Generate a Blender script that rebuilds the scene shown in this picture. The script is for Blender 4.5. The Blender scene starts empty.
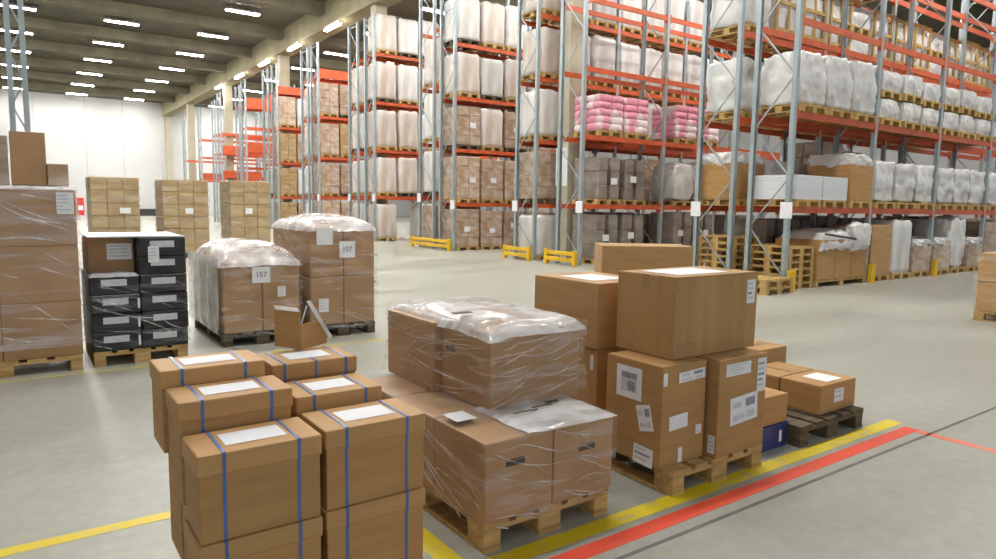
import bpy, bmesh, math, random
from mathutils import Vector, Matrix, noise

random.seed(7)
S = bpy.context.scene
COL = S.collection
PI = math.pi

# ------------------------------------------------------------------ materials
def new_mat(name):
    m = bpy.data.materials.new(name); m.use_nodes = True
    nt = m.node_tree; nt.nodes.clear()
    out = nt.nodes.new('ShaderNodeOutputMaterial')
    return m, nt, out

def N(nt, kind, **kw):
    n = nt.nodes.new(kind)
    for k, v in kw.items():
        if k in n.inputs: n.inputs[k].default_value = v
        else: setattr(n, k, v)
    return n

def ramp(nt, fac, stops):
    r = nt.nodes.new('ShaderNodeValToRGB')
    e = r.color_ramp.elements
    while len(e) < len(stops): e.new(0.5)
    for el, (p, c) in zip(e, stops):
        el.position = p; el.color = (c[0], c[1], c[2], 1) if isinstance(c, (tuple, list)) else (c, c, c, 1)
    nt.links.new(fac, r.inputs[0]); return r.outputs[0]

def basic(name, c1, c2=None, scale=6.0, rough=.6, metal=0, stretch=(1, 1, 1), bump=0., var=0., detail=4, lo=.35, hi=.65, spec=.5, coord='Object', bscale=None, emit=None):
    m, nt, out = new_mat(name)
    b = N(nt, 'ShaderNodeBsdfPrincipled'); b.inputs['Roughness'].default_value = rough
    b.inputs['Metallic'].default_value = metal; b.inputs['Specular IOR Level'].default_value = spec
    nt.links.new(b.outputs[0], out.inputs[0])
    tc = N(nt, 'ShaderNodeTexCoord'); mp = N(nt, 'ShaderNodeMapping'); mp.inputs['Scale'].default_value = stretch
    nt.links.new(tc.outputs[coord], mp.inputs[0])
    nz = N(nt, 'ShaderNodeTexNoise', Scale=scale, Detail=detail); nt.links.new(mp.outputs[0], nz.inputs['Vector'])
    c2 = c2 or tuple(x * .9 for x in c1)
    col = ramp(nt, nz.outputs[0], [(lo, c1), (hi, c2)])
    if var:
        oi = N(nt, 'ShaderNodeObjectInfo'); mr = N(nt, 'ShaderNodeMapRange')
        mr.inputs['To Min'].default_value = 1 - var; mr.inputs['To Max'].default_value = 1 + var
        nt.links.new(oi.outputs['Random'], mr.inputs['Value'])
        hs = N(nt, 'ShaderNodeHueSaturation'); nt.links.new(mr.outputs[0], hs.inputs['Value']); nt.links.new(col, hs.inputs['Color'])
        col = hs.outputs[0]
    nt.links.new(col, b.inputs['Base Color'])
    if bump:
        n2 = nz
        if bscale:
            n2 = N(nt, 'ShaderNodeTexNoise', Scale=bscale, Detail=3); nt.links.new(mp.outputs[0], n2.inputs['Vector'])
        bp = N(nt, 'ShaderNodeBump', Strength=bump, Distance=.02); nt.links.new(n2.outputs[0], bp.inputs['Height'])
        nt.links.new(bp.outputs[0], b.inputs['Normal'])
    return m

def emission(name, col, st):
    m, nt, out = new_mat(name)
    e = N(nt, 'ShaderNodeEmission', Strength=st); e.inputs[0].default_value = (*col, 1)
    nt.links.new(e.outputs[0], out.inputs[0]); return m

def film(name, lo, hi, scale=4, stretch=(1, 1, 5), tint=(.93, .93, .95), p0=.42, p1=.72, det=6, bmp=.55):
    """clear stretch film: see-through, glossy, milky streaks for gathered film and painted-in highlights"""
    m, nt, out = new_mat(name)
    tc = N(nt, 'ShaderNodeTexCoord'); mp = N(nt, 'ShaderNodeMapping'); mp.inputs['Scale'].default_value = stretch
    mp.inputs['Rotation'].default_value = (.35, .3, .2)
    nt.links.new(tc.outputs['Object'], mp.inputs[0])
    nz = N(nt, 'ShaderNodeTexNoise', Scale=scale, Detail=det, Roughness=.62); nt.links.new(mp.outputs[0], nz.inputs['Vector'])
    fac = ramp(nt, nz.outputs[0], [(p0, lo), (p1, hi)])
    bp = N(nt, 'ShaderNodeBump', Strength=bmp, Distance=.02); nt.links.new(nz.outputs[0], bp.inputs['Height'])
    tr = N(nt, 'ShaderNodeBsdfTransparent'); df = N(nt, 'ShaderNodeBsdfPrincipled')
    df.inputs['Base Color'].default_value = (*tint, 1); df.inputs['Roughness'].default_value = .14
    nt.links.new(bp.outputs[0], df.inputs['Normal'])
    mx = N(nt, 'ShaderNodeMixShader'); nt.links.new(fac, mx.inputs[0]); nt.links.new(tr.outputs[0], mx.inputs[1]); nt.links.new(df.outputs[0], mx.inputs[2])
    nt.links.new(mx.outputs[0], out.inputs[0]); return m

M = {}
M['card'] = basic('cardboard', (.50, .285, .112), (.43, .238, .088), scale=3, rough=.62, var=.07, stretch=(1, 1, 6), bump=.08, bscale=30, spec=.3)
M['card_dark'] = basic('cardboard ribbed', (.48, .285, .118), (.40, .23, .09), scale=5, rough=.65, var=.05, stretch=(2, 2, .08), lo=.35, hi=.65, bump=.06, spec=.3)
M['card_pale'] = basic('cardboard pale', (.53, .32, .14), (.46, .27, .112), scale=3, rough=.6, var=.05, stretch=(1, 1, 5), spec=.3)
M['card_lid'] = basic('cardboard lid', (.54, .315, .13), (.48, .272, .107), scale=3, rough=.6, var=.04, stretch=(1, 1, 5), spec=.3)
M['card_wrap'] = basic('cardboard under film', (.45, .265, .128), (.375, .215, .098), scale=3, rough=.5, var=.06, spec=.4)
M['tape'] = basic('packing tape', (.38, .225, .09), (.33, .195, .078), scale=20, rough=.28)
M['paper'] = basic('white paper', (.84, .84, .87), (.78, .78, .80), scale=8, rough=.7)
M['print'] = basic('grey print', (.34, .34, .38), (.25, .25, .29), scale=30, rough=.7)
M['print_soft'] = basic('pale print', (.64, .64, .69), (.56, .56, .6), scale=30, rough=.7)
M['ink'] = basic('dark printed ink', (.10, .085, .065), (.06, .05, .04), scale=30, rough=.7)
M['purple'] = basic('purple ink', (.12, .06, .2), (.09, .05, .15), scale=30, rough=.7)
M['strap'] = basic('blue strap', (.085, .18, .47), (.065, .145, .40), scale=20, rough=.35)
M['wood'] = basic('pallet wood', (.60, .40, .17), (.43, .27, .105), scale=5, rough=.75, stretch=(1, 5, 5), var=.1, bump=.1, spec=.2)
M['wood_grey'] = basic('weathered pallet wood', (.15, .115, .075), (.09, .07, .045), scale=5, rough=.8, stretch=(1, 5, 5), var=.12, bump=.1, spec=.2)
M['wood_yellow'] = basic('yellow timber', (.58, .39, .15), (.44, .28, .10), scale=4, rough=.7, var=.1, spec=.2)
M['black'] = basic('black printed carton', (.014, .015, .018), (.028, .03, .034), scale=5, rough=.38, var=.2)
M['bluebin'] = basic('blue plastic', (.02, .045, .22), (.015, .03, .16), scale=4, rough=.4)
M['steel'] = basic('galvanised steel', (.42, .48, .50), (.32, .37, .39), scale=7, rough=.42, metal=.35, stretch=(1, 1, .4))
M['orange'] = basic('orange rack beam', (.68, .125, .038), (.56, .095, .028), scale=3, rough=.45, var=.08)
M['guard'] = basic('yellow guard paint', (.80, .50, .015), (.7, .42, .01), scale=3, rough=.45)
M['red'] = basic('red sign', (.70, .05, .04), (.62, .04, .03), scale=3, rough=.5)
M['dark'] = basic('black rubber', (.03, .03, .03), (.05, .05, .05), scale=5, rough=.7)
M['wall'] = basic('white wall panel', (.64, .64, .63), (.60, .60, .59), scale=.4, rough=.55)
M['wall_seam'] = basic('panel seam', (.55, .55, .53), (.5, .5, .48), scale=2, rough=.6)
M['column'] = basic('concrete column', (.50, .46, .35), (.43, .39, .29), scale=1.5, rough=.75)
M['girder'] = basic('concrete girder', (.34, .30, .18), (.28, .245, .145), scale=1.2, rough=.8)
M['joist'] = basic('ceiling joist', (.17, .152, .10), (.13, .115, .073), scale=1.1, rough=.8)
M['housing'] = basic('lamp housing', (.75, .75, .72), (.7, .7, .68), scale=4, rough=.5)
M['diffuser'] = emission('lamp tube glow', (1.0, .985, .945), 190)
M['bracket_glow'] = emission('bracket lamp glow', (1.0, .98, .94), 45)
M['tint_glow'] = emission('blue tint glow', (.30, .50, 1.0), 1.6)
M['wrap_brown'] = basic('wrapped cartons', (.37, .24, .145), (.62, .53, .45), scale=2.2, rough=.32, var=.13, stretch=(1.2, 1.2, 3), lo=.36, hi=.74, bump=.25, bscale=9, detail=7)  # pale streaks in the colour stand in for highlights on the film
M['wrap_tan'] = basic('wrapped tan cartons', (.36, .24, .10), (.52, .39, .22), scale=2.4, rough=.4, var=.06, stretch=(1, 1, 3), lo=.4, hi=.75, bump=.25, bscale=9, detail=7)  # lighter streaks are film highlights put into the colour
M['wrap_white'] = basic('white wrapped bale', (.56, .53, .48), (.72, .71, .70), scale=1.6, rough=.3, var=.09, stretch=(2, 2, .7), lo=.35, hi=.6, bump=.3, bscale=7, detail=6)
M['wrap_pink'] = basic('pinkish wrapped bale', (.50, .40, .33), (.70, .65, .61), scale=1.6, rough=.3, var=.08, stretch=(2, 2, .7), lo=.35, hi=.65, bump=.3, bscale=7, detail=6)
M['sack'] = basic('white sack film', (.72, .71, .70), (.54, .51, .47), scale=2.5, rough=.33, var=.06, bump=.4, bscale=6, detail=6, lo=.45, hi=.75)
M['sack_pink'] = basic('pink sacks', (.78, .30, .40), (.86, .74, .76), scale=1.6, rough=.4, var=.05, lo=.45, hi=.56, stretch=(.9, 1, 1))
M['grey_carton'] = basic('grey brown carton', (.22, .18, .15), (.36, .31, .28), scale=2, rough=.4, var=.12, stretch=(1, 1, 2), lo=.4, hi=.75)
M['panel'] = basic('white panels', (.78, .79, .82), (.72, .73, .76), scale=1, rough=.4, var=.03)
M['film'] = film('clear stretch film', .03, .46, scale=2.6, stretch=(1, 1, 6), p0=.5, p1=.78)
M['film_side'] = film('stretch film wound round', .05, .62, scale=1.4, stretch=(.45, .45, 5), p0=.46, p1=.74, tint=(.90, .86, .92))  # lilac tint and whitish bands paint in the sheen and streak highlights
M['film_dark'] = film('thin film over black', .0, .30, scale=3, stretch=(.7, .7, 6), p0=.52, p1=.8)
M['film_light'] = film('thin stretch film', .02, .36, scale=2.2, stretch=(.6, .6, 5), p0=.5, p1=.8)
M['film_top'] = film('gathered top film with painted sheen', .18, .84, scale=2.6, stretch=(1, 1.7, 1), p0=.34, p1=.66, tint=(.88, .88, .89), det=3, bmp=.2)  # whiteness covers both gathered layers and reflected lamp light
M['fold'] = film('film fold glints', .06, .62, scale=5, stretch=(1, 1, 1), p0=.38, p1=.66, tint=(.95, .94, .96))
M['film_milk'] = film('milky film', .40, .8, scale=3, stretch=(1, 1, 2), p0=.35, p1=.65)

def floor_mat():
    m, nt, out = new_mat('polished concrete')
    b = N(nt, 'ShaderNodeBsdfPrincipled'); nt.links.new(b.outputs[0], out.inputs[0])
    tc = N(nt, 'ShaderNodeTexCoord')
    n1 = N(nt, 'ShaderNodeTexNoise', Scale=.55, Detail=6, Roughness=.6); n2 = N(nt, 'ShaderNodeTexNoise', Scale=9., Detail=8, Roughness=.7)
    mp = N(nt, 'ShaderNodeMapping'); mp.inputs['Scale'].default_value = (.5, 1.6, 1); mp.inputs['Rotation'].default_value = (0, 0, .5)
    nt.links.new(tc.outputs['Object'], mp.inputs[0]); nt.links.new(mp.outputs[0], n1.inputs['Vector']); nt.links.new(tc.outputs['Object'], n2.inputs['Vector'])
    c1 = ramp(nt, n1.outputs[0], [(.3, (.345, .34, .285)), (.7, (.47, .465, .40))])
    c2 = ramp(nt, n2.outputs[0], [(.3, (.82, .82, .82)), (.65, (1, 1, 1))])
    mx = N(nt, 'ShaderNodeMix', data_type='RGBA', blend_type='MULTIPLY'); mx.inputs[0].default_value = 1
    nt.links.new(c1, mx.inputs[6]); nt.links.new(c2, mx.inputs[7]); nt.links.new(mx.outputs[2], b.inputs['Base Color'])
    r = ramp(nt, n1.outputs[0], [(.3, .30), (.7, .48)]); nt.links.new(r, b.inputs['Roughness'])
    b.inputs['Specular IOR Level'].default_value = .45
    return m
M['floor'] = floor_mat()

def paint_mat(name, col, wear):
    """floor paint, worn through to the concrete in patches"""
    m, nt, out = new_mat(name)
    b = N(nt, 'ShaderNodeBsdfPrincipled', Roughness=.5); nt.links.new(b.outputs[0], out.inputs[0])
    tc = N(nt, 'ShaderNodeTexCoord'); nz = N(nt, 'ShaderNodeTexNoise', Scale=7., Detail=8, Roughness=.7)
    nt.links.new(tc.outputs['Object'], nz.inputs['Vector'])
    c = ramp(nt, nz.outputs[0], [(wear, (.44, .42, .33)), (wear + .14, col)]); nt.links.new(c, b.inputs['Base Color'])
    return m
M['yellow_line'] = paint_mat('worn yellow floor paint', (.76, .58, .015), .32)
M['yellow_faint'] = paint_mat('faded yellow floor paint', (.56, .49, .10), .42)
M['red_line'] = paint_mat('red floor paint', (.78, .075, .03), .22)
M['red_faint'] = paint_mat('faded red floor paint', (.80, .19, .12), .3)
M['joint'] = basic('floor joint', (.12, .115, .10), (.19, .18, .16), scale=5, rough=.8)

def ceil_mat():
    m, nt, out = new_mat('corrugated roof deck')
    b = N(nt, 'ShaderNodeBsdfPrincipled', Roughness=.7); nt.links.new(b.outputs[0], out.inputs[0])
    tc = N(nt, 'ShaderNodeTexCoord'); nz = N(nt, 'ShaderNodeTexNoise', Scale=.35, Detail=4); nt.links.new(tc.outputs['Object'], nz.inputs['Vector'])
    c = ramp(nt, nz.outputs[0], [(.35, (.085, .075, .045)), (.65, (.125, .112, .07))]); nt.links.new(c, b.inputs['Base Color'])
    w = N(nt, 'ShaderNodeTexWave', Scale=4.0); w.bands_direction = 'X'; nt.links.new(tc.outputs['Object'], w.inputs['Vector'])
    bp = N(nt, 'ShaderNodeBump', Strength=.6, Distance=.1); nt.links.new(w.outputs[1], bp.inputs['Height']); nt.links.new(bp.outputs[0], b.inputs['Normal'])
    return m
M['ceiling'] = ceil_mat()

# ------------------------------------------------------------------ mesh helpers
def add_box(bm, x0, x1, y0, y1, z0, z1, mi=0, bev=0, seg=1):
    r = bmesh.ops.create_cube(bm, size=1.0)
    vs = r['verts']
    for v in vs:
        v.co = Vector((x0 + (v.co.x + .5) * (x1 - x0), y0 + (v.co.y + .5) * (y1 - y0), z0 + (v.co.z + .5) * (z1 - z0)))
    fs = set(f for v in vs for f in v.link_faces)
    for f in fs: f.material_index = mi
    if bev:
        es = list(set(e for v in vs for e in v.link_edges))
        rr = bmesh.ops.bevel(bm, geom=es, offset=bev, segments=seg, affect='EDGES', profile=.6)
        for f in rr['faces']: f.material_index = mi

def add_bar(bm, p0, p1, r, mi=0, r2=None):
    p0, p1 = Vector(p0), Vector(p1); d = (p1 - p0).normalized()
    a = Vector((0, 0, 1)) if abs(d.z) < .9 else Vector((1, 0, 0))
    s = d.cross(a).normalized() * r; t = d.cross(s).normalized() * (r2 or r)
    vs = [bm.verts.new(p + sx * s + sy * t) for p in (p0, p1) for sx, sy in ((-1, -1), (1, -1), (1, 1), (-1, 1))]
    for q in ((0, 1, 2, 3), (7, 6, 5, 4), (0, 4, 5, 1), (1, 5, 6, 2), (2, 6, 7, 3), (3, 7, 4, 0)):
        f = bm.faces.new([vs[i] for i in q]); f.material_index = mi

def to_mesh(name, bm, mats, smooth=False):
    bmesh.ops.recalc_face_normals(bm, faces=bm.faces[:])
    me = bpy.data.meshes.new(name); bm.to_mesh(me); bm.free()
    for m in mats: me.materials.append(M[m])
    if smooth: me.polygons.foreach_set('use_smooth', [True] * len(me.polygons))
    return me

def link(name, data, parent=None, loc=(0, 0, 0), rz=0):
    o = bpy.data.objects.new(name, data); COL.objects.link(o)
    o.location = loc; o.rotation_euler = (0, 0, rz)
    if parent is not None: o.parent = parent
    return o

def part(name, bm, mats, parent, loc=(0, 0, 0), smooth=False):
    return link(name, to_mesh(name, bm, mats if isinstance(mats, (list, tuple)) else [mats], smooth), parent, loc)

def tag(o, label, cat, group=None, kind=None):
    o['label'] = label; o['category'] = cat
    if group: o['group'] = group
    if kind: o['kind'] = kind
    return o

def thing(name, label, cat, loc=(0, 0, 0), rz=0, group=None):
    return tag(link(name, None, None, loc, rz), label, cat, group)

def struct(name, bm, mat):
    o = link(name, to_mesh(name, bm, [mat] if isinstance(mat, str) else mat)); o['kind'] = 'structure'; return o

def box_part(name, mat, parent, *b, bev=0):
    bm = bmesh.new(); add_box(bm, *b, bev=bev); return part(name, bm, mat, parent)

def grid_box(w, d, h, cuts):
    """subdivided box, base at z=0, centred in x and y"""
    bm = bmesh.new(); bmesh.ops.create_cube(bm, size=1.0)
    bmesh.ops.subdivide_edges(bm, edges=bm.edges[:], cuts=cuts, use_grid_fill=True)
    for v in bm.verts: v.co = Vector((v.co.x * w, v.co.y * d, (v.co.z + .5) * h))
    return bm

def nz(p, s, o=0.): return noise.noise(Vector((p[0] * s + o, p[1] * s + o * .7, p[2] * s - o)))
def ridge(p, s, o=0.): return 1 - abs(noise.noise(Vector((p[0] * s + o, p[1] * s - o, p[2] * s + o * .3)))) * 2

def lumpy(w, d, h, cuts, rnd, amp, freq, seed):
    """a box swollen into a soft sack or bale"""
    bm = grid_box(w, d, h, cuts)
    for v in bm.verts:
        u = Vector((v.co.x / (w / 2), v.co.y / (d / 2), (v.co.z - h / 2) / (h / 2)))
        n = u.normalized() * 1.18
        q = u.lerp(n, rnd)
        q *= 1 + amp * nz(v.co, freq, seed) + amp * .5 * nz(v.co, freq * 2.7, seed + 5)
        v.co = Vector((q.x * w / 2, q.y * d / 2, max(0, h / 2 + q.z * h / 2)))
    return bm

def film_skin(w, d, h, cuts, amp, dome, flare, seed, streak=(2., 2., 6.), slant=.8, folds=16, fw=1):
    bm = grid_box(w, d, h, cuts)
    for v in bm.verts:
        c = v.co.copy(); t = c.z / h
        u = Vector((c.x / (w / 2), c.y / (d / 2), 0))
        p = Vector((c.x * streak[0] + slant * c.z * 3, c.y * streak[1] - slant * c.z * 3, c.z * streak[2]))
        k = amp * (ridge(p, .8, seed) * .6 + .4 * nz(c, 4, seed) + .6)
        f = 1 + flare * (1 - t) ** 4
        ox = math.copysign(1, u.x) if abs(u.x) > .98 else 0
        oy = math.copysign(1, u.y) if abs(u.y) > .98 else 0
        v.co.x = c.x * f + ox * k; v.co.y = c.y * f + oy * k
        if t > .98:
            v.co.z = h + dome * max(0, (1 - u.x ** 2)) * max(0, (1 - u.y ** 2)) + amp * 1.6 * nz(c, 6, seed + 2) + amp
    bot = [f for f in bm.faces if all(v.co.z < 1e-5 for v in f.verts)]
    bmesh.ops.delete(bm, geom=bot, context='FACES_ONLY')
    # narrow raised folds; their milky colour paints in the film's specular streaks
    rnd = random.Random(seed)
    for side in ('F', 'L', 'R'):
        W = w if side == 'F' else d; lean = {'F': -.32, 'L': .30, 'R': .2}[side] * (1 if seed % 2 else -.6)
        for q in range(int(folds * (.75 if side == 'F' else .5))):
            a = rnd.uniform(-W / 2, W / 2); z0 = rnd.uniform(.02, .98) * h; ang = lean + rnd.gauss(0, .13)
            L = rnd.uniform(.2, .75) * W; bow = rnd.uniform(-.04, .04); th = rnd.uniform(.0008, .0032) * (fw or 1)
            pts = []
            for i in range(9):
                t = i / 8; u = a + L * (t - .5) * math.cos(ang); z = z0 + L * (t - .5) * math.sin(ang) + bow * (1 - (2 * t - 1) ** 2)
                if abs(u) < W / 2 - .004 and .01 < z < h - .01: pts.append((u, z, th * (1 - abs(2 * t - 1) ** 2) + .0006))
            rows = []
            for u, z, tk in pts:
                o = amp * 1.9 + .003
                row = []
                for dz, oo in ((-tk, o), (0, o + .004), (tk, o)):
                    p = {'F': (u, -d / 2 - oo, z + dz), 'L': (-w / 2 - oo, u, z + dz), 'R': (w / 2 + oo, u, z + dz)}[side]; row.append(bm.verts.new(p))
                rows.append(row)
            for r0_, r1_ in zip(rows, rows[1:]):
                for i in range(2):
                    f = bm.faces.new((r0_[i], r1_[i], r1_[i + 1], r0_[i + 1])); f.material_index = 1
    return bm

def sheet(name, mat, x0, x1, y0, y1, z, amp, dome, seed, parent, n=30, droop=.05, hole=None):
    """loose film lying on top and drooping over the edge"""
    bm = bmesh.new(); V = {}
    for i in range(n + 1):
        for j in range(n + 1):
            u, v = i / n * 2 - 1, j / n * 2 - 1
            x, y = x0 + (u + 1) / 2 * (x1 - x0), y0 + (v + 1) / 2 * (y1 - y0)
            e = max(abs(u), abs(v))
            r = 1 + .03 * nz((u * 3, v * 3, 0), 1, seed)
            zz = z + dome * (1 - abs(u) ** 3.2) * (1 - abs(v) ** 3.2) * (1 + .25 * nz((u, v, 0), 1.3, seed)) + amp * (ridge((x * 1.2, y * .7, 0), 3.2, seed) + .35 * nz((x, y, 0), 9, seed)) - droop * max(0, (e - .82) / .18) ** 2
            V[i, j] = bm.verts.new(((x - (x0 + x1) / 2) * r + (x0 + x1) / 2, (y - (y0 + y1) / 2) * r + (y0 + y1) / 2, zz))
    for i in range(n):
        for j in range(n): bm.faces.new((V[i, j], V[i + 1, j], V[i + 1, j + 1], V[i, j + 1]))
    return part(name, bm, mat, parent, smooth=True)

# ------------------------------------------------------------------ labels on boxes (F = front, L = left side, T = top)
def paper_label(parent, face, at, a, b, w, h, style='text', seed=0, tilt=0., name='paper_label'):
    """at: coordinate of the face; a, b: centre on the face; all in the parent's own space"""
    rnd = random.Random(seed * 13 + 5)
    bm = bmesh.new()
    def quad(u0, u1, v0, v1, off, mi):
        c, s = math.cos(tilt), math.sin(tilt)
        P = []
        for u, v in ((u0, v0), (u1, v0), (u1, v1), (u0, v1)):
            u, v = u * c - v * s, u * s + v * c
            P.append({'F': (a + u, at - off, b + v), 'L': (at - off, a - u, b + v), 'T': (a + u, b + v, at + off)}[face])
        f = bm.faces.new([bm.verts.new(p) for p in P]); f.material_index = mi
    def slab(u0, u1, v0, v1, o0, o1, mi):
        quad(u0, u1, v0, v1, o1, mi)
    x, y = w / 2, h / 2
    quad(-x, x, -y, y, .0022, 0)
    if style == 'text':
        n = max(2, int(h / .035)); yy = y - h * .12
        for i in range(n):
            ln = w * rnd.uniform(.3, .8); slab(-x * .85, -x * .85 + ln, yy - h * .35 / n, yy, 0, .0032, 1 if rnd.random() < .4 else 2); yy -= h * .8 / n
    elif style == 'block':
        slab(x * .1, x * .8, y * .1, y * .7, 0, .0032, 1); slab(-x * .8, 0, -y * .7, -y * .35, 0, .0032, 2); slab(-x * .8, -x * .2, y * .2, y * .6, 0, .0032, 2)
        slab(x * .2, x * .75, -y * .75, -y * .25, 0, .0032, 2)
    elif style == 'picture':
        slab(-x * .62, x * .62, -y * .6, y * .62, 0, .0032, 2); slab(-x * .6, x * .62, y * .25, y * .6, 0, .0040, 1); slab(-x * .1, x * .5, -y * .5, y * .1, 0, .0036, 1)
    elif style == 'rows':
        for i in range(4):
            slab(-x * .85, x * rnd.uniform(.1, .8), y * (.62 - i * .42), y * (.8 - i * .42), 0, .0032, 2)
    return part(name, bm, ['paper', 'print', 'print_soft'], parent)

def number_text(parent, txt, x, y, z, size):
    cu = bpy.data.curves.new('number', 'FONT'); cu.body = txt; cu.size = size; cu.align_x = 'CENTER'; cu.align_y = 'CENTER'
    cu.materials.append(M['purple'])
    tmp = bpy.data.objects.new('tmp', cu); COL.objects.link(tmp); bpy.context.view_layer.update()
    me = bpy.data.meshes.new_from_object(tmp.evaluated_get(bpy.context.evaluated_depsgraph_get()))
    bpy.data.objects.remove(tmp); bpy.data.curves.remove(cu)
    o = link('printed_number', me, parent, (x, y, z)); o.rotation_euler = (PI / 2, 0, 0); return o

# ------------------------------------------------------------------ pallets
def pallet_bms(w, d):
    """deck, blocks and skids of a wooden pallet; base z=0, centred"""
    deck = bmesh.new()
    nb = 5; bw = [.145, .1, .145, .1, .145]; gap = (w - sum(bw) * w / .8) / 4
    x = -w / 2
    for i in range(nb):
        ww = bw[i] * w / .8; add_box(deck, x, x + ww, -d / 2, d / 2, .122, .144); x += ww + gap
    for y in (-d / 2 + .072, 0, d / 2 - .072): add_box(deck, -w / 2, w / 2, y - .072, y + .072, .100, .122)
    blocks = []
    for by in (-d / 2 + .072, 0, d / 2 - .072):
        for bx in (-w / 2 + .05, 0, w / 2 - .05):
            hw = .072 if bx == 0 else .05
            blocks.append((bx, by, hw))
    return deck, blocks

def build_pallet(parent, w, d, mat='wood', name='pallet', loc=(0, 0, 0)):
    """adds deck, blocks and skids as parts of `parent`"""
    deck, blocks = pallet_bms(w, d)
    part('deck', deck, mat, parent, loc)
    for bx, by, hw in blocks:
        bm = bmesh.new(); add_box(bm, bx - hw, bx + hw, by - .07, by + .07, .022, .100, bev=.004); part('block', bm, mat, parent, loc)
    for bx, hw in ((-w / 2 + .05, .05), (0, .072), (w / 2 - .05, .05)):
        bm = bmesh.new(); add_box(bm, bx - hw, bx + hw, -d / 2, d / 2, 0, .022); part('skid', bm, mat, parent, loc)

def pallet_mesh(name, w, d, mat):
    deck, blocks = pallet_bms(w, d)
    for bx, by, hw in blocks: add_box(deck, bx - hw, bx + hw, by - .07, by + .07, .022, .100)
    for bx, hw in ((-w / 2 + .05, .05), (0, .072), (w / 2 - .05, .05)): add_box(deck, bx - hw, bx + hw, -d / 2, d / 2, 0, .022)
    return to_mesh(name, deck, [mat])

def pallet_thing(label, x0, x1, y0, y1, mat='wood', group=None):
    t = thing('wooden_pallet', label, 'pallet', ((x0 + x1) / 2, (y0 + y1) / 2, 0), 0, group)
    build_pallet(t, x1 - x0, y1 - y0, mat); return t

# ------------------------------------------------------------------ cartons
def carton(label, x0, x1, y0, y1, z0, z1, mat='card', seam='x', tape=True, labels=(), group=None, rz=0, name='cardboard_box', flaps=True, marks=()):
    cx, cy = (x0 + x1) / 2, (y0 + y1) / 2; w, d, h = x1 - x0, y1 - y0, z1 - z0
    t = thing(name, label, 'cardboard box', (cx, cy, z0), rz, group)
    bm = bmesh.new(); add_box(bm, -w / 2, w / 2, -d / 2, d / 2, 0, h - (.004 if flaps else 0), bev=.007, seg=2); part('body', bm, mat, t)
    if flaps:
        for s in (-1, 1):
            bm = bmesh.new()
            if seam == 'x': add_box(bm, -w / 2 + .002, w / 2 - .002, *sorted((s * .002, s * (d / 2 - .002))), h - .0045, h, bev=.0015)
            else: add_box(bm, *sorted((s * .002, s * (w / 2 - .002))), -d / 2 + .002, d / 2 - .002, h - .0045, h, bev=.0015)
            part('flap', bm, mat, t)
    if tape:
        bm = bmesh.new(); e = .0012; q = .03
        if seam == 'x':
            add_box(bm, -w / 2 - e, w / 2 + e, -q, q, h, h + e)
            for s in (-1, 1): add_box(bm, *sorted((s * w / 2, s * (w / 2 + e))), -q, q, h - .09, h)
        else:
            add_box(bm, -q, q, -d / 2 - e, d / 2 + e, h, h + e)
            for s in (-1, 1): add_box(bm, -q, q, *sorted((s * d / 2, s * (d / 2 + e))), h - .09, h)
        part('packing_tape', bm, 'tape', t)
    put_labels(t, labels, cx, cy, z0, w, d, h)
    for a, b, ww, hh in marks:
        bm = bmesh.new(); add_box(bm, a - cx - ww / 2, a - cx + ww / 2, -d / 2 - .001, -d / 2, b - z0 - hh / 2, b - z0 + hh / 2); part('printed_mark', bm, 'ink', t)
    return t

def put_labels(t, labels, cx, cy, z0, w, d, h):
    for i, L in enumerate(labels):
        face, a, b, ww, hh = L[:5]; style = L[5] if len(L) > 5 else 'text'; tilt = L[6] if len(L) > 6 else 0
        at, a, b = {'F': (-d / 2, a - cx, b - z0), 'L': (-w / 2, a - cy, b - z0), 'T': (h, a - cx, b - cy)}[face]
        paper_label(t, face, at, a, b, ww, hh, style, seed=i + int(abs(a) * 100), tilt=tilt)

def strapped_box(label, x0, x1, y0, y1, z0, z1, sheet=True, straps=(.2, .8), group='strapped cardboard boxes on the front pallet'):
    cx, cy = (x0 + x1) / 2, (y0 + y1) / 2; w, d, h = x1 - x0, y1 - y0, z1 - z0; lid = .075
    t = thing('strapped_box', label, 'cardboard box', (cx, cy, z0), 0, group)
    bm = bmesh.new(); add_box(bm, -w / 2 + .006, w / 2 - .006, -d / 2 + .006, d / 2 - .006, 0, h - lid + .01, bev=.006, seg=2); part('body', bm, 'card', t)
    bm = bmesh.new(); add_box(bm, -w / 2, w / 2, -d / 2, d / 2, h - lid, h, bev=.008, seg=2); part('lid', bm, 'card_lid', t)
    for f in straps:
        x = -w / 2 + f * w; q = .0055; bm = bmesh.new(); e = .002
        add_box(bm, x - q, x + q, -d / 2 - e, d / 2 + e, h, h + e)
        for s in (-1, 1):
            add_box(bm, x - q, x + q, *sorted((s * (d / 2), s * (d / 2 + e))), h - lid, h)
            add_box(bm, x - q, x + q, *sorted((s * (d / 2 - .006), s * (d / 2 - .006 + e))), 0.002, h - lid)
        part('strap', bm, 'strap', t)
    if sheet: paper_label(t, 'T', h, -.0, .0, w * .5, d * .5, 'plain', name='white_sheet')
    return t

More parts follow.
